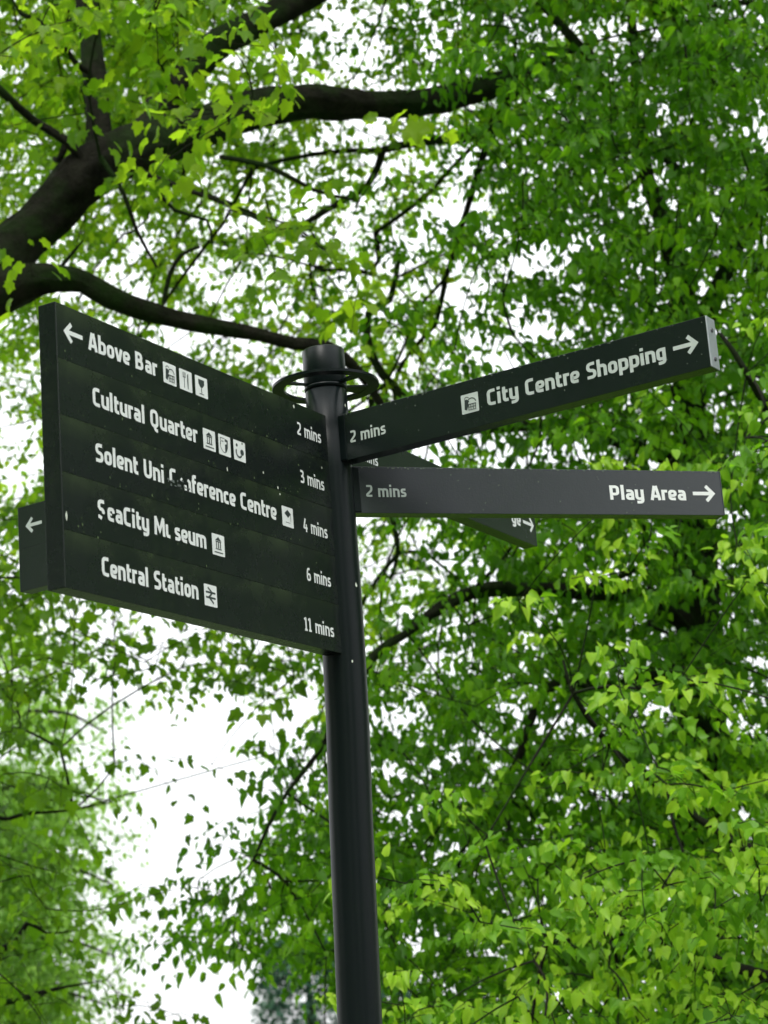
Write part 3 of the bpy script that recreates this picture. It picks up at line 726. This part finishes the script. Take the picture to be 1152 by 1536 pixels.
# ---- big lime tree filling the upper right
tB = Tree('lime_tree', gp(1060, 13), 'tall dense lime tree filling the upper right behind the sign arms')
trunk_to(tB, W(1060, 1500, 13), .23)
tB.limb([(1060, 1500, 13, 46), (1055, 1300, 13, 40), (1045, 900, 13.2, 33), (1035, 600, 13.4, 26), (1022, 430, 13.6, 19), (1002, 350, 13.7, 15), (975, 280, 13.9, 11), (962, 200, 14, 9), (950, 60, 14.2, 7), (940, -120, 14.4, 6)], 16, 'limb', .06, 1)
tB.limb([(1045, 940, 13.2, 18), (960, 895, 12.6, 14), (880, 888, 12.2, 12), (760, 884, 11.8, 12), (705, 890, 11.6, 11), (655, 915, 11.5, 9), (610, 950, 11.4, 6), (560, 985, 11.3, 7), (505, 1075, 11.2, 5), (480, 1125, 11.1, 4), (430, 1190, 11, 3), (402, 1240, 11, 3), (380, 1290, 11, 2)], 12, 'limb', .08, 2)
tB.limb([(1030, 560, 13.4, 14), (1100, 360, 13.2, 11), (1060, 300, 13.2, 9), (1000, 240, 13.2, 6), (900, 200, 13.2, 5)], 10, 'limb', .08, 3)
tB.limb([(1040, 700, 13.4, 12), (850, 640, 13.6, 10), (690, 640, 14, 8), (600, 590, 14.2, 7), (556, 530, 14.3, 7), (553, 470, 14.4, 6), (585, 450, 14.4, 5), (600, 380, 14.5, 3)], 10, 'limb', .08, 4)
tB.limb([(1045, 1000, 13.2, 14), (920, 1030, 12.6, 9), (840, 1020, 12.4, 8), (800, 1070, 12.3, 7), (768, 1160, 12.2, 5), (700, 1240, 12, 3)], 8, 'limb', .08, 5)
tB.limb([(556, 600, 14.2, 5), (590, 780, 13.8, 5), (597, 830, 13.8, 4), (585, 870, 13.8, 3)], 6, 'branch', .08, 6)
tB.limb([(1040, 500, 13.5, 12), (1180, 200, 13.5, 10), (1152, 20, 13.4, 6), (1060, 10, 13.3, 4), (980, 20, 13.2, 3)], 8, 'limb', .08, 7)
tB.limb([(900, 880, 12.2, 6), (960, 850, 12.1, 5), (990, 842, 12, 4)], 6, 'branch', .08, 8)
LB = .049
canB = ["0 0 0 6 8 9 9 9 9 9", "0 0 0 6 8 9 9 9 9 9", "0 0 1 5 8 8 8 9 9 9", "0 0 0 2 7 9 9 9 9 9", "0 0 0 4 8 9 9 9 9 9", "0 0 0 4 7 9 9 9 9 9", "0 0 1 4 6 8 9 9 9 9", "0 0 1 3 6 8 9 9 9 9", "0 0 1 5 7 9 9 9 9 9", "0 0 2 6 8 9 9 9 9 9", "0 0 2 5 8 9 9 9 9 9", "0 0 3 6 8 9 9 9 9 9", "0 1 6 8 9 9 9 9 9 9", "0 3 8 8 9 9 9 9 9 9", "0 7 9 8 9 9 9 9 9 9", "4 9 9 9 9 9 9 9 9 9", "8 9 9 9 9 9 9 9 9 9", "0 1 6 9 9 9 9 9 9 9", "0 0 8 9 9 9 9 9 9 9"]
canB = [("0 " if i != 16 else "4 ")+r for i, r in enumerate(canB)]   # columns from c2
tB.foliage(sprays_from_grid(canB, -2, 2, 10.2, 15.5, LB, 20, 41, 2.4), LB, 20, .38, 'heart', .75, .3, (.1, .9), 51)
overhead(tB, 0, 12, 11, 22, 600, 'heart', 302)
tB.finish(M_LEAF_B)

# ---- fresh green lime in front at the lower right
tN = Tree('young_lime_tree', gp(1350, 8.5), 'bright fresh green lime tree nearest the post at the lower right')
trunk_to(tN, W(1300, 1750, 8.6), .12)
tN.limb([(1300, 1750, 8.6, 36), (1270, 1500, 8.9, 20), (1180, 1320, 9.3, 12), (1050, 1230, 9.2, 6), (950, 1150, 9, 4), (900, 1100, 8.6, 4), (860, 1040, 8.5, 3), (845, 990, 8.5, 2)], 10, 'limb', .08, 1)
tN.limb([(1270, 1500, 8.9, 12), (1100, 1450, 9.3, 7), (950, 1400, 9.3, 5), (820, 1415, 9, 2)], 8, 'limb', .08, 2)
tN.limb([(1180, 1320, 9.3, 12), (1200, 1000, 9.4, 9), (1180, 700, 9.4, 6), (1120, 560, 9, 5), (1080, 500, 9, 3)], 8, 'limb', .08, 3)
canN = ["0 0 0 0 0 0 0 1 3 4", "0 0 0 0 0 0 1 3 4 5", "0 0 0 0 0 1 3 4 5 5", "0 0 0 0 2 3 4 4 5 5", "0 0 0 1 2 2 3 4 4 5", "0 0 0 2 1 1 2 3 4 5", "0 0 0 0 5 4 2 3 5 6", "0 0 0 1 3 4 3 5 6 7", "0 1 2 4 5 6 7 8 8 8", "1 3 4 4 7 8 8 8 8 8", "2 4 5 6 8 8 8 8 8 8", "2 5 6 7 8 8 8 8 7 7", "2 5 6 7 8 8 8 8 8 7", "2 5 6 7 7 8 7 7 7 7"]
tN.foliage(sprays_from_grid(canN, 4, 5, 7.4, 10, .043, 20, 61, 4.0), .043, 20, .22, 'heart', .6, .7, (.3, 1), 71)
tN.finish(M_LEAF_N)

# ---- pale feathery tree far behind on the left
tP = Tree('feathery_tree', gp(-60, 34), 'pale feathery leaved tree far behind at the lower left edge')
trunk_to(tP, W(-60, 1300, 34), .25)
tP.limb([(-60, 1300, 34, 22), (-40, 1100, 34, 12), (-30, 950, 34, 6)], 8, 'limb', .05, 1)
for k, yy in enumerate((1060, 1170, 1290, 1400, 1480)):
    tP.limb([(-55, yy+40, 34, 7), (20, yy+10, 33.5, 4), (100, yy+10, 33, 2.5), (150+k*8, yy+35, 33, 1.5)], 6, 'limb', .05, 3+k)
canP = ["5 4 1", "8 7 2", "9 9 4", "9 9 4", "9 9 4", "9 9 4", "9 9 5", "9 9 6"]
tP.foliage(sprays_from_grid(canP, 10, -1, 32, 37, .10, 22, 81, 1.3, .11), .10, 22, .9, 'far', 1.2, .3, (.1, .9), 82)
tP.finish(M_LEAF_P)

# ---- distant conifers behind the pole
for k, (cx, top, hw, dist, lab) in enumerate(((418, 1412, 92, 75, 'blue green conifer far behind, just left of the pole at the bottom'), (520, 1440, 66, 82, 'blue green conifer far behind, partly hidden by the pole at the bottom'))):
    b = gp(cx, dist); t = Tree('conifer_tree', b, lab, group='far conifers')
    tp = W(cx, top, dist); H_ = tp[2]
    t.limb([(np.array(b)+np.array([0, 0, -.1]), .22), (np.array([b[0], b[1], H_*.5]), .15), (np.array([b[0], b[1], H_-.2]), .03)], 8, 'trunk', .03, 1, .4)
    q = np.random.default_rng(90+k); pts = []
    wd = hw*dist/FPX
    for _ in range(900):
        u = q.random()**1.5; z = H_*(1-u*.9)-.05; rr = wd*(.30+.75*u**.38)*(.55+.45*q.random()); a = q.random()*6.283
        pts.append(np.array([b[0]+rr*math.cos(a), b[1]+rr*math.sin(a), z]))
    t.foliage(pts, .16, 14, .8, 'far', .3, .2, (0, 1), 95+k)
    t.finish(M_LEAF_C)
# ---- thin mast standing in the gap
mb = gp(268, 120); mt = empty('lamp_mast', mb); tag(mt, 'thin distant pole rising in the white gap at the bottom left', 'mast')
tz = W(268, 1497, 120)[2]
bm = bmesh.new(); bmesh.ops.create_cone(bm, cap_ends=True, segments=10, radius1=.06, radius2=.03, depth=tz)
bmesh.ops.translate(bm, verts=bm.verts, vec=(0, 0, tz/2)); bm_obj('mast_pole', bm, flat_mat('mast_grey', (.3, .3, .32), .5), mt, True)
bm = bmesh.new(); box(bm, -.12, .12, -.12, .12, -.05, .25, .02); bm_obj('mast_foot', bm, flat_mat('mast_foot_concrete', (.3, .3, .28), .9), mt)

# ---- unseen trees added out of view to darken reflections in the sign's gloss
for k, (x, y_, h, r_) in enumerate(((-8.5, -1, 13, 5.2), (-8, -10, 15, 5.5), (1.0, -15, 14, 5), (12, -12.5, 12, 3.0), (9.5, 9.5, 12, 4.6), (-15, 6, 14, 5))):
    t = Tree('reflection_tree', (x, y_, 0), ('broad leafy tree added for reflections, left of the photographer', 'tall leafy tree added for reflections, behind and left of the photographer', 'leafy tree added for reflections, straight behind the photographer', 'small leafy tree added for reflections, behind and right of the photographer', 'leafy tree added for reflections, to the right beyond the sign arms', 'leafy tree added for reflections, far out to the left of the big sycamore')[k], group='unseen trees added for the sign reflections')
    t.limb([(np.array([x, y_, -.1]), .35), (np.array([x, y_, h*.4]), .25), (np.array([x+.3, y_, h*.8]), .08)], 12, 'trunk', .05, 1, .4)
    q = np.random.default_rng(400+k); pts = []
    while len(pts) < 520:
        v = q.normal(0, 1, 3); v = v/np.linalg.norm(v)*q.random()**.45
        pts.append(np.array([x, y_, h*.62])+v*np.array([r_, r_, h*.46]))
    t.foliage(pts, .42, 14, 1.3, 'far', .5, .1, (.1, .9), 410+k)
    t.finish(M_LEAF_B)
